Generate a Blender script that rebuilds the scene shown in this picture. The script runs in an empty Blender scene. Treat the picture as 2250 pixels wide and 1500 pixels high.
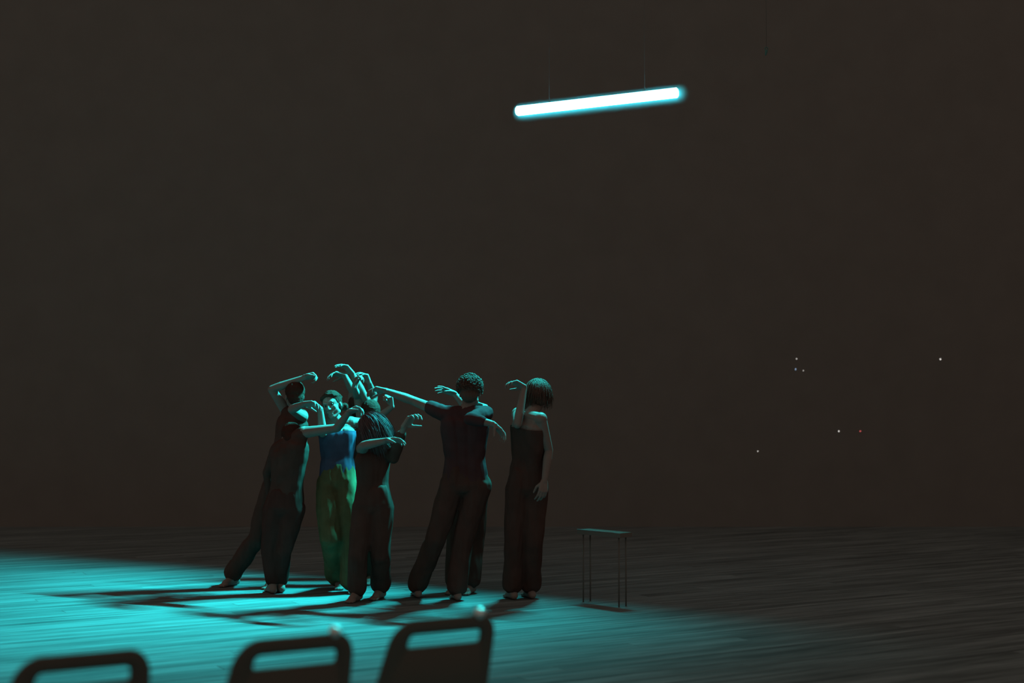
import bpy, bmesh, math, random
from mathutils import Vector, Matrix, noise
random.seed(7)
C = bpy.context.scene.collection
R = math.radians

# ------------------------------------------------------------------ camera
FPX, HZ, EYE = 3125.0, 885.0, 1.6          # 50 mm lens, horizon row, eye height
PITCH = math.atan((HZ - 750.0) / FPX)
cam_d = bpy.data.cameras.new('camera')
cam_d.sensor_width = 36.0
cam_d.lens = 50.0
cam_d.clip_end = 200
cam = bpy.data.objects.new('camera', cam_d)
C.objects.link(cam)
cam.location = (0, 0, EYE)
cam.rotation_euler = (R(90) + PITCH, 0, 0)
cam_d.dof.use_dof = True
cam_d.dof.focus_distance = 12.1
cam_d.dof.aperture_fstop = 50.0 / 46.0     # wide-open fast lens
bpy.context.scene.camera = cam

# ------------------------------------------------------------------ world, exposure
sc = bpy.context.scene
sc.view_settings.view_transform = 'Standard'
sc.view_settings.look = 'None'
sc.view_settings.exposure = 0.0
sc.view_settings.gamma = 1.0
sc.view_settings.use_curve_mapping = False
w = bpy.data.worlds.new('black_lift_fill')  # even warm fill added to lift the blacks, not a real source
sc.world = w
w.use_nodes = True
bg = w.node_tree.nodes['Background']
bg.inputs[0].default_value = (0.220, 0.174, 0.140, 1)
bg.inputs[1].default_value = 1.0

# ------------------------------------------------------------------ lamp numbers (the lamp itself is built below)
LAMP_POWER = 9.3
LAMP_COL = (0.02, 0.98, 1.0)
DIFF_EMIT = (2.5, 9.0, 11.0)
HALO_DENS = 60.0

def W(px, py, Y):
    """world point at depth Y seen at photo pixel (px, py)"""
    dx, dy = (px - 1125) / FPX, (750 - py) / FPX
    F = Vector((0, math.cos(PITCH), math.sin(PITCH)))
    U = Vector((0, -math.sin(PITCH), math.cos(PITCH)))
    d = F + Vector((1, 0, 0)) * dx + U * dy
    return Vector((0, 0, EYE)) + d * (Y / d.y)

def G(px, py):
    """floor point seen at photo pixel"""
    dx, dy = (px - 1125) / FPX, (750 - py) / FPX
    F = Vector((0, math.cos(PITCH), math.sin(PITCH)))
    U = Vector((0, -math.sin(PITCH), math.cos(PITCH)))
    d = F + Vector((1, 0, 0)) * dx + U * dy
    return Vector((0, 0, EYE)) + d * (EYE / -d.z)

# ------------------------------------------------------------------ materials
def mat(name, col, rough=0.9, spec=0.0, metal=0.0, var=0.0, vscale=20.0, bump=0.0, bscale=60.0):
    m = bpy.data.materials.new(name)
    m.use_nodes = True
    nt = m.node_tree
    b = nt.nodes['Principled BSDF']
    b.inputs['Base Color'].default_value = (*col, 1)
    b.inputs['Roughness'].default_value = rough
    b.inputs['Specular IOR Level'].default_value = spec
    b.inputs['Metallic'].default_value = metal
    tc = nt.nodes.new('ShaderNodeTexCoord')
    if var > 0:
        n = nt.nodes.new('ShaderNodeTexNoise')
        n.inputs['Scale'].default_value = vscale
        n.inputs['Detail'].default_value = 4
        r = nt.nodes.new('ShaderNodeValToRGB')
        r.color_ramp.elements[0].position = 0.3
        r.color_ramp.elements[1].position = 0.7
        r.color_ramp.elements[0].color = (*[c * (1 - var) for c in col], 1)
        r.color_ramp.elements[1].color = (*[c * (1 + var) for c in col], 1)
        nt.links.new(tc.outputs['Object'], n.inputs['Vector'])
        nt.links.new(n.outputs[0], r.inputs[0])
        nt.links.new(r.outputs[0], b.inputs['Base Color'])
    if bump > 0:
        n2 = nt.nodes.new('ShaderNodeTexNoise')
        n2.inputs['Scale'].default_value = bscale
        bp = nt.nodes.new('ShaderNodeBump')
        bp.inputs['Strength'].default_value = bump
        bp.inputs['Distance'].default_value = 0.01
        nt.links.new(tc.outputs['Object'], n2.inputs['Vector'])
        nt.links.new(n2.outputs[0], bp.inputs['Height'])
        nt.links.new(bp.outputs[0], b.inputs['Normal'])
    return m

def emit(name, col, s):
    m = bpy.data.materials.new(name)
    m.use_nodes = True
    nt = m.node_tree
    nt.nodes.clear()
    e = nt.nodes.new('ShaderNodeEmission')
    e.inputs[0].default_value = (*col, 1)
    e.inputs[1].default_value = s
    o = nt.nodes.new('ShaderNodeOutputMaterial')
    nt.links.new(e.outputs[0], o.inputs[0])
    return m

def plank_mat():
    m = bpy.data.materials.new('worn_floor_board')
    m.use_nodes = True
    nt = m.node_tree
    N, L = nt.nodes, nt.links
    b = N['Principled BSDF']
    b.inputs['Roughness'].default_value = 0.75
    b.inputs['Specular IOR Level'].default_value = 0.05
    tc = N.new('ShaderNodeTexCoord')
    oi = N.new('ShaderNodeObjectInfo')
    sh = N.new('ShaderNodeVectorMath'); sh.operation = 'ADD'
    cmb = N.new('ShaderNodeCombineXYZ')
    mm = N.new('ShaderNodeMath'); mm.operation = 'MULTIPLY'; mm.inputs[1].default_value = 37.0
    L.new(oi.outputs['Random'], mm.inputs[0])
    L.new(mm.outputs[0], cmb.inputs[0]); L.new(mm.outputs[0], cmb.inputs[2])
    L.new(tc.outputs['Object'], sh.inputs[0]); L.new(cmb.outputs[0], sh.inputs[1])
    def streak(sx, sy, det, lo, hi):
        mp = N.new('ShaderNodeMapping')
        mp.inputs['Scale'].default_value = (sx, sy, 1)
        n = N.new('ShaderNodeTexNoise')
        n.inputs['Scale'].default_value = 1.0
        n.inputs['Detail'].default_value = det
        n.inputs['Roughness'].default_value = 0.6
        r = N.new('ShaderNodeMapRange')
        r.inputs[1].default_value = 0.3; r.inputs[2].default_value = 0.7
        r.inputs[3].default_value = lo; r.inputs[4].default_value = hi
        L.new(sh.outputs[0], mp.inputs[0]); L.new(mp.outputs[0], n.inputs['Vector'])
        L.new(n.outputs[0], r.inputs[0])
        return r.outputs[0]
    a = streak(0.7, 9, 5, 0.52, 1.48)
    c = streak(2.4, 40, 4, 0.80, 1.20)
    pl = N.new('ShaderNodeMapRange')
    pl.inputs[3].default_value = 0.92; pl.inputs[4].default_value = 1.08
    L.new(oi.outputs['Random'], pl.inputs[0])
    m1 = N.new('ShaderNodeMath'); m1.operation = 'MULTIPLY'
    m2 = N.new('ShaderNodeMath'); m2.operation = 'MULTIPLY'
    L.new(a, m1.inputs[0]); L.new(c, m1.inputs[1])
    L.new(m1.outputs[0], m2.inputs[0]); L.new(pl.outputs[0], m2.inputs[1])
    vm = N.new('ShaderNodeVectorMath'); vm.operation = 'SCALE'
    vm.inputs[0].default_value = FLOOR_COL
    L.new(m2.outputs[0], vm.inputs['Scale'])
    L.new(vm.outputs[0], b.inputs['Base Color'])
    return m

FLOOR_COL = (0.118, 0.134, 0.138)
M = {}
M['board'] = plank_mat()
M['slab'] = mat('dark_subfloor', (0.05, 0.05, 0.05))
M['wall'] = mat('black_masking_cloth', (0.155, 0.142, 0.135), rough=1.0, var=0.04, vscale=3)
M['skin'] = mat('skin', (0.19, 0.140, 0.128), rough=0.6, spec=0.1, var=0.06, vscale=14)
M['skin_deep'] = mat('deep_skin', (0.20, 0.125, 0.105), rough=0.6, spec=0.12, var=0.06, vscale=14)
M['hair'] = mat('dark_hair', (0.055, 0.022, 0.018), rough=0.8, spec=0.0, bump=0.5, bscale=120)
M['hair_curl'] = mat('brown_curls', (0.10, 0.055, 0.045), rough=0.7, spec=0.1, bump=0.7, bscale=110)
M['hair_fair'] = mat('brown_hair', (0.08, 0.045, 0.05), rough=0.55, spec=0.25)
M['cloth'] = mat('black_cloth', (0.070, 0.036, 0.031), rough=1.0, var=0.12, vscale=9)
M['cloth_black'] = mat('deep_black_cloth', (0.062, 0.026, 0.023), rough=1.0, var=0.12, vscale=9)
M['cloth_navy'] = mat('dark_navy_cloth', (0.066, 0.031, 0.033), rough=1.0, var=0.12, vscale=9)
M['cloth_blue'] = mat('blue_cloth', (0.06, 0.06, 0.10), rough=1.0, var=0.15, vscale=12)
M['cloth_green'] = mat('yellow_green_cloth', (0.10, 0.085, 0.045), rough=1.0, var=0.15, vscale=12)
M['eye'] = mat('eye', (0.045, 0.04, 0.038), rough=0.3, spec=0.3)
M['plastic'] = mat('black_chair_plastic', (0.105, 0.085, 0.072), rough=0.9)
M['paint'] = mat('black_painted_steel', (0.09, 0.075, 0.065), rough=0.7)
M['chrome'] = mat('brushed_steel', (0.8, 0.8, 0.8), rough=0.5, metal=1.0)
M['black'] = mat('matt_black_metal', (0.07, 0.055, 0.05), rough=0.9)
M['bench'] = mat('dark_bench_wood', (0.13, 0.11, 0.10))
M['wire'] = mat('dull_steel_wire', (0.10, 0.09, 0.085))
M['teal'] = mat('painted_cyan_light', (0.07, 0.16, 0.15))  # cyan lamp light put into the colour; the lamp misses these parts
M['diffuser'] = emit('lit_diffuser', DIFF_EMIT, 1.0)

# ------------------------------------------------------------------ mesh helpers
def link(name, me, m=None, parent=None):
    o = bpy.data.objects.new(name, me)
    C.objects.link(o)
    if m is not None:
        me.materials.append(m)
    if parent is not None:
        o.parent = parent
    return o

def tag(o, label=None, cat=None, group=None, kind=None):
    if label: o['label'] = label
    if cat: o['category'] = cat
    if group: o['group'] = group
    if kind: o['kind'] = kind
    return o

def empty(name, loc, rz=0.0):
    o = bpy.data.objects.new(name, None)
    o.empty_display_size = 0.1
    C.objects.link(o)
    o.location = loc
    o.rotation_euler = (0, 0, rz)
    return o

def frame(d):
    d = d.normalized()
    a = Vector((0, 0, 1)) if abs(d.z) < 0.9 else Vector((1, 0, 0))
    x = d.cross(a).normalized()
    return x, d.cross(x).normalized(), d

class Shape:
    """closed shells (tapered limbs, ellipsoids) collected into one mesh"""
    def __init__(s):
        s.v, s.f = [], []
    def ringset(s, rings, a, b):
        n = len(rings[0]); o = len(s.v)
        s.v.append(a)
        for r in rings: s.v.extend(r)
        s.v.append(b)
        last = len(s.v) - 1
        for j in range(n):
            s.f.append((o, o + 1 + (j + 1) % n, o + 1 + j))
        for i in range(len(rings) - 1):
            p, q = o + 1 + i * n, o + 1 + (i + 1) * n
            for j in range(n):
                k = (j + 1) % n
                s.f.append((p + j, p + k, q + k, q + j))
        p = o + 1 + (len(rings) - 1) * n
        for j in range(n):
            s.f.append((p + j, p + (j + 1) % n, last))
    def cone(s, p, r, q, t, n=12):
        """round-ended tapered limb"""
        p, q = Vector(p), Vector(q)
        if (q - p).length < 1e-5: q = p + Vector((0, 0, 1e-4))
        x, y, d = frame(q - p)
        rings = []
        for k in (-60, -25, 0):
            c = p + d * (r * math.sin(R(k))); rr = r * math.cos(R(k))
            rings.append([c + (x * math.cos(2 * math.pi * j / n) + y * math.sin(2 * math.pi * j / n)) * rr for j in range(n)])
        for k in (0, 25, 60):
            c = q + d * (t * math.sin(R(k))); rr = t * math.cos(R(k))
            rings.append([c + (x * math.cos(2 * math.pi * j / n) + y * math.sin(2 * math.pi * j / n)) * rr for j in range(n)])
        s.ringset(rings, p - d * r, q + d * t)
        return s
    def chain(s, pts, rad, n=12):
        for i in range(len(pts) - 1):
            s.cone(pts[i], rad[i], pts[i + 1], rad[i + 1], n)
        return s
    def ell(s, c, ax, n=16, m=9):
        """ellipsoid; ax = three scaled axis vectors"""
        c = Vector(c); X, Y, Z = ax
        rings = []
        for i in range(1, m):
            t = math.pi * i / m
            rings.append([c - Z * math.cos(t) + (X * math.cos(2 * math.pi * j / n) + Y * math.sin(2 * math.pi * j / n)) * math.sin(t) for j in range(n)])
        s.ringset(rings, c - Z, c + Z)
        return s
    def ball(s, c, r, n=10, m=7):
        return s.ell(c, (Vector((r, 0, 0)), Vector((0, r, 0)), Vector((0, 0, r))), n, m)
    def tube(s, pts, r, n=10):
        """swept tube with flat ends through the points"""
        pts = [Vector(p) for p in pts]
        rings = []
        x = None
        for i, p in enumerate(pts):
            d = (pts[min(i + 1, len(pts) - 1)] - pts[max(i - 1, 0)]).normalized()
            if x is None: x = frame(d)[0]
            x = (x - d * x.dot(d)).normalized()
            y = d.cross(x)
            rr = r[i] if isinstance(r, (list, tuple)) else r
            rings.append([p + (x * math.cos(2 * math.pi * j / n) + y * math.sin(2 * math.pi * j / n)) * rr for j in range(n)])
        s.ringset(rings, pts[0], pts[-1])
        return s
    def box(s, c, X, Y, Z):
        """box from centre and three half-axes"""
        c = Vector(c); o = len(s.v)
        for k in (-1, 1):
            for j in (-1, 1):
                for i in (-1, 1):
                    s.v.append(c + X * i + Y * j + Z * k)
        for f in ((0, 2, 3, 1), (4, 5, 7, 6), (0, 1, 5, 4), (2, 6, 7, 3), (0, 4, 6, 2), (1, 3, 7, 5)):
            s.f.append(tuple(o + i for i in f))
        return s
    def mesh(s, name, origin=None, smooth=True):
        me = bpy.data.meshes.new(name)
        o = Vector(origin) if origin is not None else Vector((0, 0, 0))
        me.from_pydata([tuple(Vector(v) - o) for v in s.v], [], s.f)
        me.update()
        bm = bmesh.new(); bm.from_mesh(me)
        bmesh.ops.recalc_face_normals(bm, faces=bm.faces)
        bm.to_mesh(me); bm.free()
        if smooth:
            me.polygons.foreach_set('use_smooth', [True] * len(me.polygons))
        return me
    def fused(s, name, origin, vox, it=3, fac=0.5):
        """one continuous surface out of all shells"""
        me = s.mesh(name + '_shells', origin)
        o = bpy.data.objects.new('shell_work', me)
        C.objects.link(o)
        r = o.modifiers.new('fuse', 'REMESH'); r.mode = 'VOXEL'; r.voxel_size = vox; r.use_smooth_shade = True
        if it:
            q = o.modifiers.new('soften', 'SMOOTH'); q.factor = fac; q.iterations = it
        dg = bpy.context.evaluated_depsgraph_get()
        out = bpy.data.meshes.new_from_object(o.evaluated_get(dg))
        bpy.data.objects.remove(o); bpy.data.meshes.remove(me)
        out.name = name
        out.polygons.foreach_set('use_smooth', [True] * len(out.polygons))
        return out

def push(me, fn):
    """move each vertex along its normal by fn(position)"""
    me.update()
    mv = [(v.co + v.normal * fn(v.co)) for v in me.vertices]
    for v, c in zip(me.vertices, mv): v.co = c
    me.update()

# ------------------------------------------------------------------ structure: floor of boards, rear wall
BD = Vector((0.864, 0.503, 0.0))           # boards run to the right and away
BP = Vector((-0.503, 0.864, 0.0))
fl = Shape().box((0, 9, -0.07), Vector((20, 0, 0)), Vector((0, 13, 0)), Vector((0, 0, 0.05)))
floor = link('floor', fl.mesh('floor', smooth=False), M['slab'])
tag(floor, 'dark wooden board floor under the dancers and chairs', None, None, 'structure')
rotf = math.atan2(BD.y, BD.x)
def plank_mesh(ln, wd):
    hx, hy, t, ch = ln / 2, wd / 2, 0.02, 0.0012
    v = []
    for x, y, z in ((hx, hy, -t), (hx, hy, -ch), (hx - ch, hy - ch, 0)):
        v += [(-x, -y, z), (x, -y, z), (x, y, z), (-x, y, z)]
    f = [(8, 9, 10, 11)]
    for k in (0, 4):
        for i in range(4):
            j = (i + 1) % 4
            f.append((k + i, k + j, k + 4 + j, k + 4 + i))
    me = bpy.data.meshes.new('plank')
    me.from_pydata(v, [], f); me.update()
    return me
PW = 0.15
LENS = [4.8, 6.0, 7.2, 8.4]
pm = []
for ln in LENS:
    me = plank_mesh(ln - 0.003, PW - 0.003); me.materials.append(M['board']); pm.append(me)
ind, rest = [], []
rnd = random.Random(3)
for row in range(-90, 180):
    v = row * PW
    u = -36.0 + rnd.random() * 3
    while u < 38:
        k = rnd.randrange(4); ln = LENS[k]
        c = BD * (u + ln / 2) + BP * v
        u += ln
        if not (-19 < c.x < 19 and -3.0 < c.y < 21.5): continue
        vis = False
        for t in (-0.5, -0.375, -0.25, -0.125, 0, 0.125, 0.25, 0.375, 0.5):
            p = c + BD * (ln * t)
            if 8.0 < p.y < 18.0 and abs(p.x) < 0.362 * p.y: vis = True
        (ind if vis else rest).append((c.y, c, k))
ind.sort(key=lambda t: t[0])
rest += ind[300:]; ind = ind[:300]
for y, c, k in ind:
    o = bpy.data.objects.new('plank', pm[k]); C.objects.link(o); o.parent = floor
    o.location = (c.x, c.y, -0.0012 + 0.0012 * rnd.random()); o.rotation_euler = (0, 0, rotf)
vs, fs = [], []
for y, c, k in rest:
    o = len(vs)
    for q in pm[k].vertices:
        p = c + BD * q.co.x + BP * q.co.y
        vs.append((p.x, p.y, q.co.z - 0.0006))
    for q in pm[k].polygons: fs.append(tuple(o + i for i in q.vertices))
me = bpy.data.meshes.new('outer_planks'); me.from_pydata(vs, [], fs); me.update()
# this object's own texture space follows the boards
me.transform(Matrix.Rotation(-rotf, 4, 'Z'))
o = link('outer_planks', me, M['board'], floor); o.rotation_euler = (0, 0, rotf); o['kind'] = 'stuff'

wl = Shape().box((0, 18.6, 5.5), Vector((20, 0, 0)), Vector((0, 0.1, 0)), Vector((0, 0, 5.6)))
wall = link('wall_back', wl.mesh('wall_back', smooth=False), M['wall'])
tag(wall, 'black masked wall behind the stage', None, None, 'structure')

# ------------------------------------------------------------------ hanging LED batten
LA, LB = W(1137, 244, 13.4), W(1487, 203.5, 12.6)
LB.z = LA.z = (LA.z + LB.z) / 2
LC = (LA + LB) / 2
LU = (LB - LA).normalized()                # along the bar, right end nearer
LN = Vector((LU.y, -LU.x, 0)).normalized() # horizontal, towards the audience
if LN.y > 0: LN = -LN
LL = (LB - LA).length
AIM = (LN * 0.604 + Vector((0, 0, -0.797))).normalized()
batten = empty('led_batten', LC)
tag(batten, 'white glowing cyan LED bar hanging high above the dancers', 'lamp')
def lamp_part(name, shp, m, smooth=True):
    return link(name, shp.mesh(name, LC, smooth), m, batten)
PER = LU.cross(AIM).normalized()
pts, n = [], 14
s = Shape()                                # tube with an open slot along its aiming side
ro, ri, sl = 0.046, 0.042, 38
arc = [R(sl + (360 - 2 * sl) * i / 24) for i in range(25)]
prof = [(math.cos(a) * ro, math.sin(a) * ro) for a in arc] + [(math.cos(a) * ri, math.sin(a) * ri) for a in reversed(arc)]
for e in (LA + LU * 0.003, LB - LU * 0.003):
    s.v += [e + AIM * x + PER * y for x, y in prof]
n = len(prof)
for i in range(n): s.f.append((i, (i + 1) % n, n + (i + 1) % n, n + i))
for k in (0, n):
    for i in range(24): s.f.append((k + i, k + i + 1, k + n - 2 - i, k + n - 1 - i))
lamp_part('diffuser', s, M['diffuser'])
s = Shape()                                # channel-shaped housing behind the diffuser
s.box(LC - AIM * 0.050 - LN * 0.004, LU * (LL / 2 - 0.01), PER * 0.014, AIM * 0.005)
lamp_part('housing', s, M['black'], False)
for p in (LA, LB):
    s = Shape().tube([p - LU * 0.004, p + LU * 0.004], 0.040, 20)
    lamp_part('end_cap', s, M['diffuser'])
for t in (-0.3, 0.3):
    p = LC + LU * (LL * t)
    s = Shape().tube([p - AIM * 0.055, p - AIM * 0.075 + Vector((0, 0, 0.02)), p - LN * 0.03 + Vector((0, 0, 0.10))], 0.004, 8)
    lamp_part('bracket', s, M['black'])
    top = Vector((p.x, p.y, 6.4))
    p = p - LN * 0.03; top = Vector((p.x, p.y, 6.4))
    s = Shape().tube([p + Vector((0, 0, 0.10)), top], 0.0009, 6)
    lamp_part('suspension_wire', s, M['wire'])
# photometric profile of the lens and its rear cut-off
def ies_val(v, h):
    vv, hh = R(min(v, 86.0)), R(h)
    a = -math.tan(vv) * math.cos(hh)        # towards the audience
    b = math.tan(vv) * math.sin(hh)         # along the bar
    def ss(x, lo, hi):
        t = max(0.0, min(1.0, (x - lo) / (hi - lo))); return t * t * (3 - 2 * t)
    cut = ss(a - 0.06 * b, 0.24, 0.60)
    glint_lobe = 0.8 * ss(a, 1.35, 2.0) * (1.0 - ss(a, 2.6, 3.6)) * (1.0 if -1 < b < 1.5 else 0.0)  # extra lobe added towards the chairs so their metal balls shine
    front = 1.0 - 0.985 * ss(a, 0.95, 2.3)
    side = math.exp(-((b + 0.50) / 0.55) ** 2) if b > -0.50 else math.exp(-((b + 0.50) / 1.1) ** 2)
    return 1000.0 * max(cut * front * side, glint_lobe)
NV, NH = 46, 73
va = [90.0 * i / (NV - 1) for i in range(NV)]
ha = [360.0 * i / (NH - 1) for i in range(NH)]
lines = ['IESNA:LM-63-1995', 'TILT=NONE', '1 1000 1 %d %d 1 2 0 0 0' % (NV, NH), '1 1 1',
         ' '.join('%.2f' % v for v in va), ' '.join('%.2f' % h for h in ha)]
for h in ha: lines.append(' '.join('%.2f' % ies_val(v, h) for v in va))
txt = bpy.data.texts.new('batten_profile'); txt.write('\n'.join(lines))
ld = bpy.data.lights.new('batten_emitter', 'POINT')
ld.energy = LAMP_POWER
ld.shadow_soft_size = 0.010
ld.color = (1, 1, 1)
ld.use_nodes = True
nt = ld.node_tree
em = nt.nodes.get('Emission') or nt.nodes.new('ShaderNodeEmission')
em.inputs[0].default_value = (*LAMP_COL, 1)
ies = nt.nodes.new('ShaderNodeTexIES'); ies.mode = 'INTERNAL'; ies.ies = txt
ies.inputs['Strength'].default_value = 1.0
nt.links.new(ies.outputs[0], em.inputs[1])
NL = 14
for i in range(NL):
    o = bpy.data.objects.new('batten_emitter', ld); C.objects.link(o)
    p = LC + LU * (LL * 0.55 * ((i + 0.5) / NL - 0.5))
    o.location = p
    # local x back along the bar, local y towards the audience
    mr = Matrix((-LU, LN, Vector((0, 0, 1)))).transposed()
    o.rotation_euler = mr.to_euler()
# added scattering volume, coloured cyan, imitating lens glow round the bar
s = Shape().cone(LA - LN * 0.135, 0.125, LB - LN * 0.135, 0.125, 28)
hz = link('halo', s.mesh('halo', LC), None, None)
hz.location = LC
hm = bpy.data.materials.new('bar_halo'); hm.use_nodes = True
nt = hm.node_tree; nt.nodes.clear()
out = nt.nodes.new('ShaderNodeOutputMaterial'); vsn = nt.nodes.new('ShaderNodeVolumeScatter')
vsn.inputs['Color'].default_value = (0.06, 1, 1, 1)
tc = nt.nodes.new('ShaderNodeTexCoord')
dt = nt.nodes.new('ShaderNodeVectorMath'); dt.operation = 'DOT_PRODUCT'; dt.inputs[1].default_value = LU
nt.links.new(tc.outputs['Object'], dt.inputs[0])
cl = nt.nodes.new('ShaderNodeClamp'); cl.inputs['Min'].default_value = -LL / 2; cl.inputs['Max'].default_value = LL / 2
nt.links.new(dt.outputs['Value'], cl.inputs['Value'])
sv = nt.nodes.new('ShaderNodeVectorMath'); sv.operation = 'SCALE'; sv.inputs[0].default_value = LU
nt.links.new(cl.outputs[0], sv.inputs['Scale'])
sb = nt.nodes.new('ShaderNodeVectorMath'); sb.operation = 'SUBTRACT'
nt.links.new(tc.outputs['Object'], sb.inputs[0]); nt.links.new(sv.outputs[0], sb.inputs[1])
ln_ = nt.nodes.new('ShaderNodeVectorMath'); ln_.operation = 'LENGTH'
nt.links.new(sb.outputs[0], ln_.inputs[0])
mr_ = nt.nodes.new('ShaderNodeMapRange'); mr_.interpolation_type = 'SMOOTHSTEP'
mr_.inputs[1].default_value = 0.03; mr_.inputs[2].default_value = 0.16; mr_.inputs[3].default_value = 1; mr_.inputs[4].default_value = 0
nt.links.new(ln_.outputs['Value'], mr_.inputs[0])
pw = nt.nodes.new('ShaderNodeMath'); pw.operation = 'POWER'; pw.inputs[1].default_value = 3.0
nt.links.new(mr_.outputs[0], pw.inputs[0])
md = nt.nodes.new('ShaderNodeMath'); md.operation = 'MULTIPLY'; md.inputs[1].default_value = HALO_DENS
rear = nt.nodes.new('ShaderNodeVectorMath'); rear.operation = 'DOT_PRODUCT'; rear.inputs[1].default_value = LN
nt.links.new(sb.outputs[0], rear.inputs[0])
rr_ = nt.nodes.new('ShaderNodeMapRange'); rr_.interpolation_type = 'SMOOTHSTEP'      # density masked to the rear so the emitters leave it unlit
rr_.inputs[1].default_value = -0.045; rr_.inputs[2].default_value = -0.02; rr_.inputs[3].default_value = 1; rr_.inputs[4].default_value = 0
nt.links.new(rear.outputs['Value'], rr_.inputs[0])
mb = nt.nodes.new('ShaderNodeMath'); mb.operation = 'MULTIPLY'
nt.links.new(pw.outputs[0], mb.inputs[0]); nt.links.new(rr_.outputs[0], mb.inputs[1])
nt.links.new(mb.outputs[0], md.inputs[0]); nt.links.new(md.outputs[0], vsn.inputs['Density'])
nt.links.new(vsn.outputs[0], out.inputs['Volume'])
hz.data.materials.append(hm)
tag(hz, 'added cyan haze glowing around the hanging LED bar', 'halo', None, 'stuff')
# pipe above the frame that everything hangs from
pa, pb = LC - LU * 2.2, LC + LU * 2.6
pa.z = pb.z = 6.425
pa -= LN * 0.03; pb -= LN * 0.03
pipe = link('lighting_pipe', Shape().tube([pa, pb], 0.024, 14).mesh('lighting_pipe', LC), M['black'])
pipe.location = LC
tag(pipe, 'black lighting pipe above the hanging LED bar', 'pipe')
# small fitting at the upper right, its faint cyan light painted on
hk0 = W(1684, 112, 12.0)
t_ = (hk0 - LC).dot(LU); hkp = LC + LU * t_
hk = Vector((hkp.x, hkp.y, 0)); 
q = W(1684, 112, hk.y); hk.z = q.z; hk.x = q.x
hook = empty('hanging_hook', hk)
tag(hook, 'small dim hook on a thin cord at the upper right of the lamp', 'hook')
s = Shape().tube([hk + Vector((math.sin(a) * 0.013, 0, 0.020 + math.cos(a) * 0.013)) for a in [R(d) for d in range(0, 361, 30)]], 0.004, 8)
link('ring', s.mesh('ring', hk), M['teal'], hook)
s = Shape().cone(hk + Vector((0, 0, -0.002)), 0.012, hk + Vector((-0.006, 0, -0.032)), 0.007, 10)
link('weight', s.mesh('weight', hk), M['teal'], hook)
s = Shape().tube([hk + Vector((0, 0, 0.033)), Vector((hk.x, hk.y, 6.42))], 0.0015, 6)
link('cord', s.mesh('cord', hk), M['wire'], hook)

# ------------------------------------------------------------------ people
def hand(S, wr, d, nb, thumb=1, curl=(25, 30, 20), spread=6, th=None, k=1.0, r=1.0):
    """palm, four unequal bent fingers and a thumb from the side of the palm"""
    d = Vector(d).normalized(); nb = Vector(nb)
    nb = (nb - d * nb.dot(d)).normalized()
    l = d.cross(nb).normalized() * thumb
    wr = Vector(wr)
    offs = (0.030, 0.010, -0.010, -0.028)
    lens = ((0.042, 0.026, 0.020), (0.047, 0.030, 0.021), (0.043, 0.028, 0.020), (0.033, 0.021, 0.018))
    kn = []
    for i, o in enumerate(offs):
        kp = wr + d * ((0.088 - 0.006 * abs(i - 1)) * k) + l * (o * k) + nb * (0.004 * k)
        kn.append(kp)
        S.cone(wr + l * (o * 0.55 * k), 0.0165 * k * r, kp, 0.0125 * k * r, 10)
    for i, kp in enumerate(kn):
        ang = R(curl[0] * (1 + 0.10 * (i - 1)))
        fd = (d + l * math.tan(R(spread * (1.5 - i)))).normalized()
        p = kp; rad = (0.0100, 0.0090, 0.0082, 0.0068)
        sc_ = 0.86 if i == 3 else 1.0
        acc = 0.0
        for j in range(3):
            acc += R(curl[j]) * (1 + 0.12 * (i - 1) * (1 if j == 0 else 0.4))
            v = fd * math.cos(acc) - nb * math.sin(acc)
            q = p + v * (lens[i][j] * k)
            S.cone(p, rad[j] * k * r * sc_, q, rad[j + 1] * k * r * sc_, 8)
            p = q
    b = wr + d * (0.022 * k) + l * (0.024 * k)
    if th is None:
        td = (d * 0.62 + l * 0.62 - nb * 0.48).normalized(); t2 = (d * 0.9 + l * 0.15 - nb * 0.5).normalized()
    else:
        td = Vector(th).normalized(); t2 = (td + d * 0.15).normalized()
    b2 = b + td * (0.044 * k); b3 = b2 + t2 * (0.030 * k); b4 = b3 + t2 * (0.022 * k)
    S.cone(b, 0.0165 * k * r, b2, 0.0115 * k * r, 9).cone(b2, 0.0115 * k * r, b3, 0.0098 * k * r, 9).cone(b3, 0.0098 * k * r, b4, 0.0075 * k * r, 9)

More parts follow.
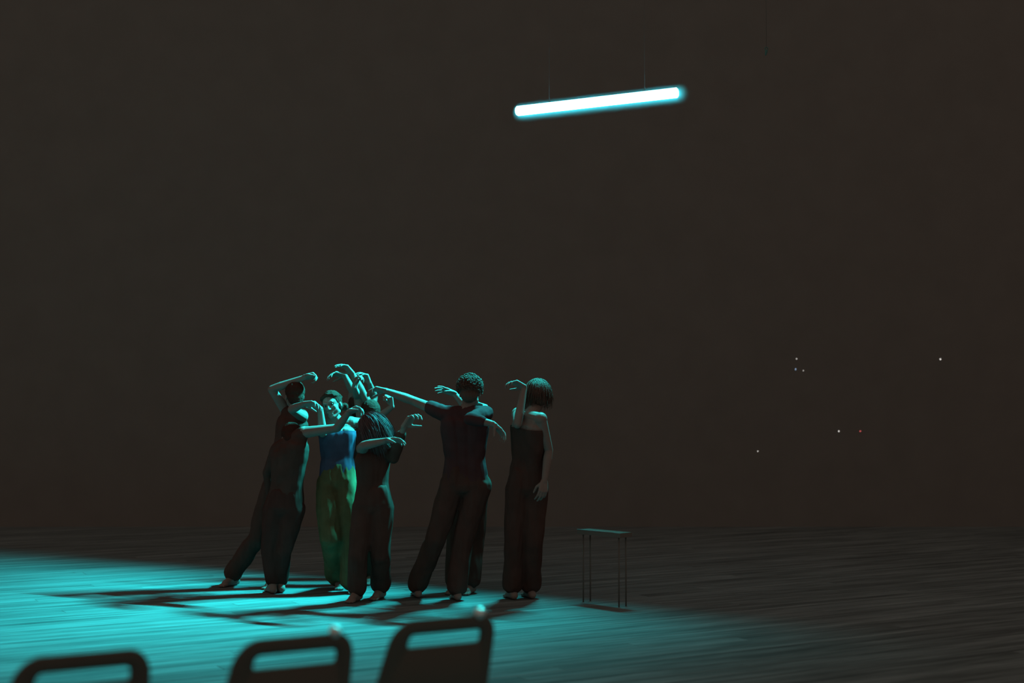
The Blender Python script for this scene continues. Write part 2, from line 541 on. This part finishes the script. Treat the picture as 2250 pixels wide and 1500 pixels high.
def head(S, c, face, up, k=1.0):
    f = Vector(face).normalized(); u = Vector(up); u = (u - f * u.dot(f)).normalized(); l = f.cross(u).normalized()
    P = lambda a, b, e: c + (l * a + f * b + u * e) * k       # side, forward, up
    S.ell(P(0, -0.012, 0.022), (l * 0.074 * k, f * 0.094 * k, u * 0.090 * k), 20, 12)   # skull
    S.ell(P(0, 0.026, -0.034), (l * 0.061 * k, f * 0.058 * k, u * 0.080 * k), 18, 10)   # face
    S.ball(P(0, 0.054, -0.066), 0.029 * k, 14, 9)                                      # mouth mound
    S.cone(P(-0.034, 0.040, -0.060), 0.024 * k, P(0.034, 0.040, -0.060), 0.024 * k)
    S.cone(P(-0.045, 0.012, -0.070), 0.022 * k, P(-0.010, 0.066, -0.100), 0.016 * k)    # jaw
    S.cone(P(0.045, 0.012, -0.070), 0.022 * k, P(0.010, 0.066, -0.100), 0.016 * k)
    S.ball(P(0, 0.073, -0.098), 0.015 * k)                                             # chin
    S.cone(P(0, 0.086, 0.008), 0.008 * k, P(0, 0.103, -0.032), 0.012 * k)              # nose
    S.ball(P(-0.012, 0.090, -0.036), 0.009 * k); S.ball(P(0.012, 0.090, -0.036), 0.009 * k)
    S.cone(P(-0.034, 0.073, 0.026), 0.012 * k, P(-0.010, 0.082, 0.022), 0.010 * k)     # brows
    S.cone(P(0.034, 0.073, 0.026), 0.012 * k, P(0.010, 0.082, 0.022), 0.010 * k)
    S.ball(P(-0.040, 0.060, -0.024), 0.018 * k); S.ball(P(0.040, 0.060, -0.024), 0.018 * k)  # cheekbones
    S.cone(P(-0.022, 0.073, -0.062), 0.0075 * k, P(0.022, 0.073, -0.062), 0.0075 * k)  # lips
    S.cone(P(-0.009, 0.083, -0.059), 0.0080 * k, P(0.009, 0.083, -0.059), 0.0080 * k)
    S.cone(P(-0.013, 0.079, -0.076), 0.0085 * k, P(0.013, 0.079, -0.076), 0.0085 * k)
    for sd in (-1, 1):
        S.ball(P(sd * 0.036, 0.034, -0.052), 0.029 * k, 12, 8)                         # cheeks
        S.ball(P(sd * 0.024, 0.050, -0.050), 0.024 * k, 12, 8)
    for sd in (-1, 1):                                                                 # ears
        S.ell(P(sd * 0.075, -0.010, -0.018), (l * 0.010 * k, f * 0.016 * k, u * 0.026 * k), 12, 8)
    eyes = [P(-0.030, 0.072, 0.002), P(0.030, 0.072, 0.002)]
    return eyes, f, u, l

def person(label, spec):
    Y = spec['Y']; sz = spec.get('k', 1.0)
    def J(n):
        t = spec[n]
        return W(t[0], t[1], Y + (t[2] if len(t) > 2 else 0.0))
    hd = J('head')
    shA, shB, hA, hB = J('shA'), J('shB'), J('hipA'), J('hipB')
    base = (G(*spec['footA']) + G(*spec['footB'])) / 2
    base.z = 0
    S = Shape()
    mid = (shA + shB) / 2; hip = (hA + hB) / 2
    sv, hv = shB - shA, hB - hA
    waist = hip.lerp(mid, 0.38)
    up = (mid - hip).normalized()
    def torso(S, g):
        ch = mid - up * 0.10
        for t in (-0.30, 0.0, 0.30):
            a = ch + sv * t * 0.95; b = waist + (sv * 0.5 + hv * 0.5) * t * 0.85; e = hip + hv * t * 1.25
            S.cone(a, 0.092 * sz + g, b, 0.078 * sz + g, 14)
            S.cone(b, 0.078 * sz + g, e, 0.096 * sz + g, 14)
        S.cone(shA.lerp(shB, 0.06), 0.050 * sz + g, shA.lerp(shB, 0.94), 0.050 * sz + g, 12)
        S.cone(shA.lerp(shB, 0.16) - up * 0.05, 0.062 * sz + g, shA.lerp(shB, 0.84) - up * 0.05, 0.062 * sz + g, 12)
    torso(S, 0)
    S.cone(mid + up * 0.005, 0.056 * sz, hd - Vector((0, 0, 0.075)), 0.048 * sz, 12)
    for sd in 'AB':
        sh, el, wr = (shA if sd == 'A' else shB), J('el' + sd), J('wr' + sd)
        S.ball(sh, 0.054 * sz, 12, 8)
        m1 = sh.lerp(el, 0.45); m2 = el.lerp(wr, 0.28)
        S.chain([sh, m1, el, m2, wr], [0.050 * sz, 0.043 * sz, 0.035 * sz, 0.037 * sz, 0.0235 * sz])
        hs = spec.get('hand' + sd)
        if hs is None:
            hs = dict(d=(wr - el), nb=(0.3, -0.6, 0.3))
        hand(S, wr, **hs)
    feet = {}
    for sd in 'AB':
        h, kn = (hA if sd == 'A' else hB), J('kn' + sd)
        g = G(*spec['foot' + sd])
        an = g + Vector((0, 0, 0.085))
        toe = Vector(spec.get('toe' + sd, spec.get('toe', (-0.3, -0.9)))).to_3d().normalized()
        S.chain([h - Vector((0, 0, 0.02)), h.lerp(kn, 0.5), kn, kn.lerp(an, 0.30), an], [0.088 * sz, 0.072 * sz, 0.053 * sz, 0.054 * sz, 0.036 * sz], 14)
        S.cone(an, 0.036, g - toe * 0.045 + Vector((0, 0, 0.034)), 0.032)
        S.cone(an - Vector((0, 0, 0.02)), 0.036, g + toe * 0.10 + Vector((0, 0, 0.030)), 0.029)
        S.cone(g - toe * 0.04 + Vector((0, 0, 0.03)), 0.029, g + toe * 0.10 + Vector((0, 0, 0.027)), 0.027)
        side = Vector((-toe.y, toe.x, 0))
        for q in (-0.026, -0.010, 0.006, 0.022):
            S.cone(g + toe * 0.10 + side * q + Vector((0, 0, 0.018)), 0.016, g + toe * (0.162 - abs(q) * 0.8) + side * q * 1.2 + Vector((0, 0, 0.012)), 0.011, 8)
        feet[sd] = (h, kn, an, g, toe)
    eyes, f, u, l = head(S, hd, spec['face'], spec.get('up', (0, 0, 1)), spec.get('hk', 1.0))
    me = S.fused('person', base, 0.005, 2)
    # eye sockets
    for e in eyes:
        ec = e - base
        for v in me.vertices:
            dd = (v.co - ec).length
            if dd < 0.022:
                v.co -= f * (0.009 * (1 - dd / 0.022))
    me.update()
    body = link('person', me, spec.get('skin', M['skin']))
    body.location = base
    tag(body, label, 'person', 'dancers huddled under the LED bar')
    eb = Shape().ball((0, 0, 0), 0.0105, 12, 8).mesh('eye')
    for e in eyes:
        o = link('eye', eb.copy(), M['eye'], body); o.location = e - base - f * 0.0075
    # ---- clothes
    T = Shape(); torso(T, 0.011)
    for sd in 'AB':
        sh, el = (shA if sd == 'A' else shB), J('el' + sd); wr = J('wr' + sd)
        fr = spec.get('sleeve' + sd, spec.get('sleeve', 0.0))
        if fr > 0:
            e1 = sh.lerp(el, min(fr, 1.0))
            T.cone(sh, 0.066 * sz, e1, (0.060 if fr < 1 else 0.050) * sz)
            if fr > 1:
                T.cone(el, 0.050 * sz, el.lerp(wr, fr - 1), 0.042 * sz)
    tm = T.fused('top', base, 0.009, 3)
    off = Vector((random.random() * 9, 3, 5))
    push(tm, lambda c: 0.006 * noise.noise((c + off) * 11) + 0.004 * noise.noise(Vector((c.x * 30, c.y * 30, c.z * 9)) + off))
    if spec.get('low_top'):                                    # bare shoulders: the top ends below them
        cutz = spec['low_top']
        bm = bmesh.new(); bm.from_mesh(tm)
        pl = mid - up * cutz - base
        bmesh.ops.bisect_plane(bm, geom=bm.verts[:] + bm.edges[:] + bm.faces[:], plane_co=pl, plane_no=up, clear_outer=True)
        bm.to_mesh(tm); bm.free()
    link('top', tm, spec.get('top_mat', M['cloth']), body)
    Q = Shape()
    tw = spec.get('trouser', 1.0)
    wz = hip + up * 0.10
    for t in (-0.3, 0.0, 0.3):
        Q.cone(wz + hv * t * 1.0, 0.100 * sz, hip + hv * t * 1.25, 0.113 * sz, 14)
    for sd in 'AB':
        h, kn, an, g, toe = feet[sd]
        hem = g + Vector((0, 0, 0.115))
        Q.chain([h - Vector((0, 0, 0.02)), h.lerp(kn, 0.5), kn, kn.lerp(hem, 0.5), hem],
                [0.104 * sz, max(0.090, 0.094 * tw) * sz, max(0.070, 0.080 * tw) * sz, max(0.068, 0.080 * tw) * sz, max(0.056, 0.082 * tw) * sz], 14)
    qm = Q.fused('trousers', base, 0.010, 3)
    push(qm, lambda c: 0.010 * noise.noise(Vector((c.x * 16, c.y * 16, c.z * 4)) + off) + 0.005 * noise.noise(Vector((c.x * 34, c.y * 34, c.z * 8)) - off))
    link('trousers', qm, spec.get('trouser_mat', M['cloth']), body)
    # ---- hair
    H = Shape()
    k = spec.get('hk', 1.0)
    P = lambda a, b, e: hd + (l * a + f * b + u * e) * k
    hr = random.Random(spec.get('seed', 1))
    style = spec.get('hair', 'short')
    grow = spec.get('grow', 1.0)
    H.ell(P(0, -0.026, 0.034), (l * 0.086 * k * grow, f * 0.096 * k * grow, u * 0.092 * k * grow), 20, 12)
    H.ell(P(0, -0.050, -0.020), (l * 0.074 * k, f * 0.062 * k, u * 0.075 * k), 16, 9)
    ST = Shape()                                               # loose strands laid over the fused cap
    if style == 'curly':
        for i in range(900):
            z = hr.uniform(-0.35, 1); a = hr.uniform(0, 2 * math.pi); r_ = math.sqrt(max(0, 1 - z * z))
            v = (l * math.cos(a) * r_ * 0.096 + f * (math.sin(a) * r_ * 0.102) + u * z * 0.102) * grow * k
            if v.dot(f) > 0.055 and v.dot(u) < 0.05: continue
            c0 = P(0, -0.028, 0.030) + v * hr.uniform(0.93, 1.06)
            t1 = frame(v)[0]; t2 = frame(v)[1]; ph = hr.uniform(0, 6.28); rr = hr.uniform(0.005, 0.009)
            ST.tube([c0 + (t1 * math.cos(ph + q) + t2 * math.sin(ph + q)) * rr + v.normalized() * (q * 0.0016) for q in (0, 1.2, 2.4, 3.6, 4.8)],
                    [0.0028, 0.0032, 0.0032, 0.0028, 0.0014], 5)
    elif style == 'bun':
        H.ball(P(-0.072, -0.088, -0.045), 0.034 * k, 14, 9)
        H.cone(P(-0.05, 0.052, 0.078), 0.016 * k, P(0.0, 0.062, 0.092), 0.018 * k).cone(P(0.0, 0.062, 0.092), 0.018 * k, P(0.055, 0.045, 0.074), 0.015 * k)
        for q in range(10):                                    # soft waves combed back from the forehead
            a = -1.2 + 2.4 * q / 9
            H.chain([P(0.070 * math.sin(a), 0.020 + 0.030 * math.cos(a), 0.092 - 0.030 * abs(math.sin(a))), P(0.086 * math.sin(a), -0.030, 0.122 - 0.066 * abs(math.sin(a))),
                     P(0.070 * math.sin(a), -0.095, 0.085 - 0.05 * abs(math.sin(a)))], [0.012, 0.012, 0.012], 8)
    elif style == 'long':
        fall = Vector(spec['fall'])
        for i in range(spec.get('locks', 60) * 8):
            a = hr.uniform(-2.7, 2.7)
            z = hr.uniform(-0.1, 1.0); rr = math.sqrt(max(0, 1 - z * z))
            p0 = P(0.088 * math.sin(a) * rr * grow, -0.028 - 0.098 * math.cos(a) * rr * grow, 0.034 + 0.094 * z * grow)
            ln = hr.uniform(0.10, spec.get('len', 0.30))
            dr = (fall + Vector((hr.uniform(-0.3, 0.3), hr.uniform(-0.3, 0.3), hr.uniform(-0.2, 0.1)))).normalized()
            out = (p0 - P(0, -0.028, 0.034)).normalized()
            p1 = p0 + out * 0.004 + (dr - out * min(0, dr.dot(out))).normalized() * ln * 0.4
            p2 = p1 + (dr * 0.6 + Vector((0, 0, -0.4))).normalized() * ln * 0.35
            p3 = p2 + (dr * 0.3 + Vector((0, 0, -0.7))).normalized() * ln * 0.3
            cv = []
            for t in (0, 0.12, 0.25, 0.4, 0.55, 0.7, 0.85, 1.0):
                e = 1 - t
                cv.append((p0 - out * 0.004) * e ** 3 + p1 * 3 * e * e * t + p2 * 3 * e * t * t + p3 * t ** 3)
            ST.tube(cv, [0.0026, 0.0026, 0.0026, 0.0024, 0.0022, 0.0018, 0.0014, 0.0008], 5)
    hm_ = H.fused('hair', base, 0.006 if style != 'curly' else 0.005, 1, 0.4)
    push(hm_, lambda c: 0.004 * noise.noise(c * 55 + off))
    if ST.v:
        bm = bmesh.new(); bm.from_mesh(hm_)
        sm = ST.mesh('strands', base); bm.from_mesh(sm)
        bm.to_mesh(hm_); bm.free(); bpy.data.meshes.remove(sm)
        hm_.polygons.foreach_set('use_smooth', [True] * len(hm_.polygons))
    link('hair', hm_, spec.get('hair_mat', M['hair']), body)
    return body

BACK = (0.0, 1.0, -0.05)
P = {}
P['p1'] = person('leftmost dancer in dark clothes with one forearm bent over the head', dict(
    Y=12.4, head=(647, 868), face=(-0.35, 0.9, -0.1), shA=(630, 904, 0.08), shB=(664, 914, -0.12), hipA=(600, 1066), hipB=(636, 1068),
    elA=(597, 855, 0.0), wrA=(669, 829, -0.06), handA=dict(d=(0.97, 0, 0.18), nb=(0.15, 0.55, 0.8), thumb=1, curl=(62, 55, 30), spread=2),
    elB=(641, 899, -0.33), wrB=(668, 887, -0.52), handB=dict(d=(0.95, -0.2, 0.02), nb=(0.0, 0.45, 0.9), thumb=-1, curl=(20, 38, 25), spread=8),
    knA=(566, 1180), knB=(624, 1185), footA=(512, 1286), footB=(606, 1291), toe=(-0.5, -0.8), trouser=1.0, seed=2))
P['p8'] = person('stooping dancer at the front left, back turned, lifting one bent forearm', dict(
    Y=12.0, head=(640, 962), face=(-0.3, 0.8, -0.5), shA=(612, 985, 0.0), shB=(668, 950, -0.10), hipA=(605, 1112), hipB=(645, 1112),
    elA=(590, 1040, 0.10), wrA=(596, 1098, 0.14),
    elB=(741, 940, -0.19), wrB=(766, 906, -0.34), handB=dict(d=(0.85, -0.1, 0.35), nb=(-0.1, 0.45, 0.9), thumb=1, curl=(48, 38, 20), spread=5),
    knA=(590, 1205, 0.02), knB=(624, 1210, 0.0), footA=(598, 1303), footB=(616, 1301), toe=(-0.4, 0.9), trouser=0.75, sleeveA=1.9, trouser_mat=M['cloth_black'], seed=3))
P['p2'] = person('dancer with a lit face, hair tied up, blue top and green trousers', dict(
    Y=12.12, head=(729, 889), face=(-0.24, -0.95, -0.08), up=(-0.28, 0, 0.95), shA=(712, 929, 0.0), shB=(771, 928, 0.06), hipA=(722, 1056), hipB=(760, 1056),
    elA=(709, 952, -0.10), wrA=(704, 898, -0.13), handA=dict(d=(-0.75, -0.1, 0.6), nb=(0.45, 0.4, 0.8), thumb=1, curl=(42, 40, 30), spread=8),
    elB=(818, 930, 0.15), wrB=(861, 893, 0.12), handB=dict(d=(-0.15, 0, 1.0), nb=(0.9, 0.3, 0.2), thumb=1, curl=(70, 70, 45), spread=3),
    knA=(728, 1180, -0.1), knB=(774, 1180, -0.05), footA=(742, 1292), footB=(772, 1301), toe=(0.2, -0.9), trouser=1.25,
    top_mat=M['cloth_blue'], trouser_mat=M['cloth_green'], low_top=0.07, hair='bun', seed=4))
P['p3'] = person('tall dancer behind the tied-hair dancer raising both arms highest', dict(
    Y=12.62, head=(810, 905), face=(-0.4, 0.6, 0.3), shA=(797, 930), shB=(830, 926, 0.1), hipA=(796, 1060), hipB=(826, 1060),
    elA=(785, 871, 0.0), wrA=(779, 851, -0.22), handA=dict(d=(0.3, -0.1, 0.9), nb=(-0.5, 0.3, 0.6), thumb=1, curl=(55, 60, 40), spread=4),
    elB=(797, 864, -0.05), wrB=(774, 820, -0.15), handB=dict(d=(-0.72, -0.05, 0.70), nb=(0.45, 0.5, 0.7), thumb=1, curl=(28, 26, 20), spread=9),
    knA=(795, 1180), knB=(822, 1180), footA=(795, 1281), footB=(818, 1282), seed=5))
P['p9'] = person('rearmost dancer whose two bent hands rise left and right of the high arms', dict(
    Y=13.0, head=(786, 892), face=(0.0, 1.0, 0.0), shA=(770, 918), shB=(812, 918), hipA=(775, 1055), hipB=(808, 1055),
    elA=(775, 860, -0.05), wrA=(757, 824, -0.15), handA=dict(d=(-0.97, -0.05, 0.12), nb=(0.0, 0.4, 0.9), thumb=1, curl=(24, 34, 24), spread=8),
    elB=(822, 872, 0.10), wrB=(812, 842, -0.05), handB=dict(d=(-0.42, 0, 0.9), nb=(0.75, 0.5, 0.45), thumb=1, curl=(46, 26, 16), spread=13),
    knA=(778, 1175), knB=(806, 1175), footA=(785, 1270), footB=(806, 1270), seed=6))
P['p4'] = person('dancer at front with loose long hair and a limp hand held out', dict(
    Y=11.55, head=(815, 942), face=(-0.75, -0.1, -0.65), up=(-0.35, 0.1, 0.9), shA=(797, 985, -0.06), shB=(838, 985, 0.05), hipA=(802, 1108), hipB=(838, 1108),
    elA=(800, 978, -0.32), wrA=(846, 968, -0.40), handA=dict(d=(0.97, -0.1, 0.05), nb=(0.05, 0.4, 0.9), thumb=1, curl=(14, 26, 22), spread=4),
    elB=(864, 1005, -0.05), wrB=(888, 938, -0.18), handB=dict(d=(0.62, -0.1, 0.75), nb=(-0.5, 0.55, 0.65), thumb=-1, curl=(26, 52, 42), spread=5, th=(1, -0.1, -0.10), k=1.12),
    knA=(786, 1222, -0.05), knB=(836, 1218), footA=(784, 1320), footB=(836, 1314), toe=(-0.3, -0.9), sleeveB=1.75,
    hair='long', fall=(0.85, -0.1, -0.75), locks=110, hair_mat=M['hair_fair'], seed=7))
P['p5'] = person('curly-haired dancer with back turned, stretching a bare arm out to the left', dict(
    Y=11.6, head=(1033, 862), face=(0.1, 0.95, -0.25), shA=(975, 908), shB=(1066, 908, -0.06), hipA=(993, 1062), hipB=(1052, 1062), k=1.04, hk=1.04,
    elA=(908, 880, 0.08), wrA=(846, 858, 0.02), handA=dict(d=(-0.98, -0.1, 0.14), nb=(0.05, 0.4, 0.9), thumb=1, curl=(28, 44, 30), spread=7),
    elB=(1034, 920, -0.36), wrB=(1083, 931, -0.42), handB=dict(d=(0.68, -0.15, -0.70), nb=(0.6, 0.45, 0.6), thumb=1, curl=(10, 26, 20), spread=9, th=(-0.15, -0.3, -0.9)),
    knA=(958, 1182), knB=(1018, 1186), footA=(917, 1312), footB=(1004, 1318), toe=(-0.2, 0.9), sleeveA=0.42, sleeveB=1.55, top_mat=M['cloth_navy'],
    hair='curly', grow=1.04, hair_mat=M['hair_curl'], skin=M['skin'], seed=8))
P['p6'] = person('dancer hidden behind the curly-haired one, only spread fingers showing beside the curls', dict(
    Y=12.1, head=(1028, 872), face=(0, -1, 0), shA=(998, 912), shB=(1060, 912), hipA=(1008, 1060), hipB=(1048, 1060),
    elA=(1026, 895, -0.24), wrA=(1000, 866, -0.18), handA=dict(d=(-0.90, -0.1, 0.32), nb=(0.3, 0.55, 0.75), thumb=-1, curl=(8, 14, 10), spread=11),
    elB=(1064, 930, -0.18), wrB=(1047, 886, -0.36), handB=dict(d=(0.75, -0.55, -0.22), nb=(0.15, 0.1, 1), thumb=-1, curl=(26, 30, 20), spread=2),
    knA=(1000, 1180), knB=(1045, 1180), footA=(1000, 1302), footB=(1035, 1303), seed=9))
P['p7'] = person('rightmost dancer with bare shoulders and one hand lifted beside the hair', dict(
    Y=11.6, head=(1180, 870, 0.10), face=(-0.35, 0.9, -0.25), shA=(1138, 909, 0.02), shB=(1188, 920, -0.18), hipA=(1138, 1068), hipB=(1178, 1068),
    elA=(1137, 932, -0.16), wrA=(1152, 850, -0.06), handA=dict(d=(-0.90, -0.05, 0.42), nb=(0.3, 0.45, 0.8), thumb=1, curl=(30, 36, 26), spread=8),
    elB=(1206, 990, -0.12), wrB=(1196, 1058, -0.2),
    knA=(1130, 1192), knB=(1172, 1192), footA=(1126, 1316), footB=(1166, 1314), toe=(-0.3, 0.9), low_top=0.09,
    hair='long', fall=(-0.1, -0.1, -1.0), locks=90, len=0.15, grow=1.16, seed=10, hair_mat=M['hair_curl']))

# ------------------------------------------------------------------ chairs in the front row
def rrect(x0, x1, z0, z1, taper, rad, n=8):
    """rounded outline, narrower at the top, listed counter-clockwise from the lower left"""
    pts = []
    xm = (x0 + x1) / 2
    for (cx, cz, a0) in ((x1 - rad[1], z0 + rad[1], -90), (x1 - rad[0], z1 - rad[0], 0), (x0 + rad[0], z1 - rad[0], 90), (x0 + rad[1], z0 + rad[1], 180)):
        r_ = rad[1] if cz < (z0 + z1) / 2 else rad[0]
        for i in range(n + 1):
            a = R(a0 + 90.0 * i / n)
            x, z = cx + r_ * math.cos(a), cz + r_ * math.sin(a)
            tt = (z - 0.42) / 0.45
            pts.append((xm + (x - xm) * (1 - taper * tt), z))
    return pts

def make_chair():
    root = empty('stacking_chair', (0, 0, 0))
    REC = 0.42                                   # recline of the back
    def bend(x, z, t):                           # t: thickness direction, + towards the sitter
        y = -0.20 - (z - 0.44) * REC + t - 0.06 * (1 - (x / 0.23) ** 2) * 0.55
        return (x, y, z)
    outer = rrect(-0.244, 0.244, 0.50, 0.865, 0.20, (0.088, 0.03))
    slot = rrect(-0.166, 0.166, 0.764, 0.810, 0.20, (0.020, 0.012))
    n = len(outer)
    bm = bmesh.new()
    rings = []
    th = 0.011
    def inset(pts, d):
        out = []
        for i in range(len(pts)):
            a, b = Vector(pts[i - 1]), Vector(pts[(i + 1) % len(pts)])
            t = (b - a); t = t.normalized() if t.length > 1e-9 else Vector((1, 0))
            out.append((pts[i][0] - t.y * d, pts[i][1] + t.x * d))
        return out
    loops = [(outer, -th * 0.4), (inset(outer, 0.004), -th), (inset(slot, -0.004), -th), (slot, -th * 0.4), (slot, th * 0.4), (inset(slot, -0.004), th), (inset(outer, 0.004), th), (outer, th * 0.4)]
    for lp, t in loops:
        rings.append([bm.verts.new(bend(x, z, t)) for x, z in lp])
    for k in range(len(rings)):
        a, b = rings[k], rings[(k + 1) % len(rings)]
        for i in range(n):
            j = (i + 1) % n
            bm.faces.new((a[i], a[j], b[j], b[i]))
    bmesh.ops.recalc_face_normals(bm, faces=bm.faces)
    me = bpy.data.meshes.new('backrest'); bm.to_mesh(me); bm.free()
    me.polygons.foreach_set('use_smooth', [True] * len(me.polygons))
    link('backrest', me, M['plastic'], root)
    # seat shell
    bm = bmesh.new(); rows = []
    for top in (1, 0):
        g = []
        for iy in range(9):
            rr = []
            for ix in range(11):
                x = -0.22 + 0.44 * ix / 10; y = -0.20 + 0.42 * iy / 8
                cx = 1 - 0.10 * max(0, (iy - 5) / 3) ** 2
                z = 0.445 + 0.018 * (x / 0.22) ** 2 - 0.02 * max(0, (iy - 6) / 2) ** 2 - (0 if top else 0.014)
                rr.append(bm.verts.new((x * cx, y, z)))
            g.append(rr)
        rows.append(g)
    for k, g in enumerate(rows):
        for i in range(8):
            for j in range(10):
                bm.faces.new((g[i][j], g[i][j + 1], g[i + 1][j + 1], g[i + 1][j]))
    T, B = rows
    for i in range(8):
        bm.faces.new((T[i][0], T[i + 1][0], B[i + 1][0], B[i][0])); bm.faces.new((T[i][10], T[i + 1][10], B[i + 1][10], B[i][10]))
    for j in range(10):
        bm.faces.new((T[0][j], T[0][j + 1], B[0][j + 1], B[0][j])); bm.faces.new((T[8][j], T[8][j + 1], B[8][j + 1], B[8][j]))
    bmesh.ops.recalc_face_normals(bm, faces=bm.faces)
    me = bpy.data.meshes.new('seat'); bm.to_mesh(me); bm.free()
    me.polygons.foreach_set('use_smooth', [True] * len(me.polygons))
    link('seat', me, M['plastic'], root)
    for sx in (-1, 1):
        link('leg', Shape().tube([(sx * 0.20, 0.19, 0.43), (sx * 0.215, 0.20, 0.30), (sx * 0.23, 0.215, 0.0)], 0.0115).mesh('leg'), M['paint'], root)
        link('leg', Shape().tube([(sx * 0.20, -0.17, 0.43), (sx * 0.215, -0.20, 0.30), (sx * 0.23, -0.27, 0.0)], 0.0115).mesh('leg'), M['paint'], root)
        link('back_post', Shape().tube([(sx * 0.19, -0.10, 0.428), (sx * 0.192, -0.19, 0.43), (sx * 0.192, -0.218, 0.47), bend(sx * 0.185, 0.60, 0.020)], 0.0105).mesh('back_post'), M['paint'], root)
        link('seat_rail', Shape().tube([(sx * 0.20, -0.19, 0.424), (sx * 0.20, 0.20, 0.424)], 0.0105).mesh('seat_rail'), M['paint'], root)
    rv = Shape().ell(bend(0.118, 0.870, 0.0), (Vector((0.019, 0, 0)), Vector((0, 0.019, 0)), Vector((0, 0, 0.019))), 20, 14).mesh('glint_ball')  # reflecting ball added to make the bright spot on the top rail
    link('glint_ball', rv, M['chrome'], root)
    return root
def dup(root):
    r = root.copy(); C.objects.link(r)
    for ch in list(root.children):
        c = ch.copy(); C.objects.link(c); c.parent = r
    return r
chair = make_chair()
chairs = [chair, dup(chair), dup(chair)]
bpy.data.objects.remove([c for c in chairs[2].children if c.name.startswith('glint_ball')][0])
YAW = math.atan2(BD.y, BD.x)
for c_, (px, py, lab) in zip(chairs, ((990, 1352, 'black stacking chair in the front row, back nearest the curly-haired dancer'),
                                    (661, 1393, 'black stacking chair between two others of the front row'),
                                    (192, 1429, 'black stacking chair of the front row cut off by the lower left corner'))):
    Yd = (EYE - 0.865) * FPX / (py - HZ)
    top = W(px, py, Yd)
    offy = -0.20 - 0.425 * 0.42 - 0.033
    c_.location = (top.x + BP.x * -offy, top.y + BP.y * -offy, 0)
    c_.rotation_euler = (0, 0, YAW)
    tag(c_, lab, 'chair', 'front row chairs')

# ------------------------------------------------------------------ low bench behind, lit only along its edge
b0, b1 = W(1268, 1161.5, 11.55), W(1362, 1170.5, 11.2)
bz = (b0.z + b1.z) / 2
bc = (b0 + b1) / 2; bc.z = 0
bu = (b1 - b0); bu.z = 0; bl = bu.length; bu.normalize()
bn = Vector((bu.y, -bu.x, 0)); bn = bn if bn.y < 0 else -bn
bench = empty('low_bench', bc)
tag(bench, 'low narrow dark bench right of the dancers, thin cyan line along its edge', 'bench')
s = Shape().box(Vector((0, 0, bz - 0.022)) - bn * 0.07, bu * (bl / 2), bn * 0.07, Vector((0, 0, 0.018)))
link('bench_top', s.mesh('bench_top', smooth=False), M['bench'], bench)
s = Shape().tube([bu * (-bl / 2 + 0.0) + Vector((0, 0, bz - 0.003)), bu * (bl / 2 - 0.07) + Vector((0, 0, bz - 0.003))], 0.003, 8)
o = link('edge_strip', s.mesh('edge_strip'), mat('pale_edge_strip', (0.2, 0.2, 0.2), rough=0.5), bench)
for a in (-1, 1):
    for b in (0.03, 0.11):
        s = Shape().tube([bu * (a * (bl / 2 - 0.04)) - bn * b + Vector((0, 0, bz - 0.03)), bu * (a * (bl / 2 - 0.04)) - bn * b], 0.006, 8)
        link('leg', s.mesh('leg'), M['bench'], bench)

# ------------------------------------------------------------------ standby lights on the rear wall
WH = emit('white_standby_glow', (1.0, 0.95, 0.88), 1.3)
RD = emit('red_standby_glow', (1.0, 0.16, 0.16), 1.0)
BL = emit('blue_standby_glow', (0.5, 0.7, 1.0), 0.8)
for px, py, m_, r_, lab in (
        (1750, 788, WH, 0.006, 'tiny white standby light, upper of three close together on rear wall'),
        (1748, 811, BL, 0.006, 'tiny upright bluish standby light, lower left of three on rear wall'),
        (1765, 814, WH, 0.005, 'tiny faint standby light, lower right of three on rear wall'),
        (2066, 789, WH, 0.009, 'tiny white standby light alone near the right edge'),
        (1843, 947, WH, 0.008, 'tiny white standby light just left of the red one'),
        (1890, 947, RD, 0.008, 'tiny red standby light on the rear wall'),
        (1665, 991, WH, 0.006, 'tiny white standby light lowest on the rear wall')):
    p = W(px, py, 18.49)
    o = empty('standby_light', p); tag(o, lab, 'light', 'standby lights on the rear wall')
    el = 2.0 if m_ is BL else 1.0
    s = Shape().ell((0, -0.006, 0), (Vector((r_, 0, 0)), Vector((0, 0.005, 0)), Vector((0, 0, r_ * el))), 12, 8)
    link('lens', s.mesh('lens'), m_, o)
    s = Shape().tube([(0, 0.012, 0), (0, -0.004, 0)], r_ * 1.1 * el, 12)
    link('housing', s.mesh('housing'), M['wall'], o)
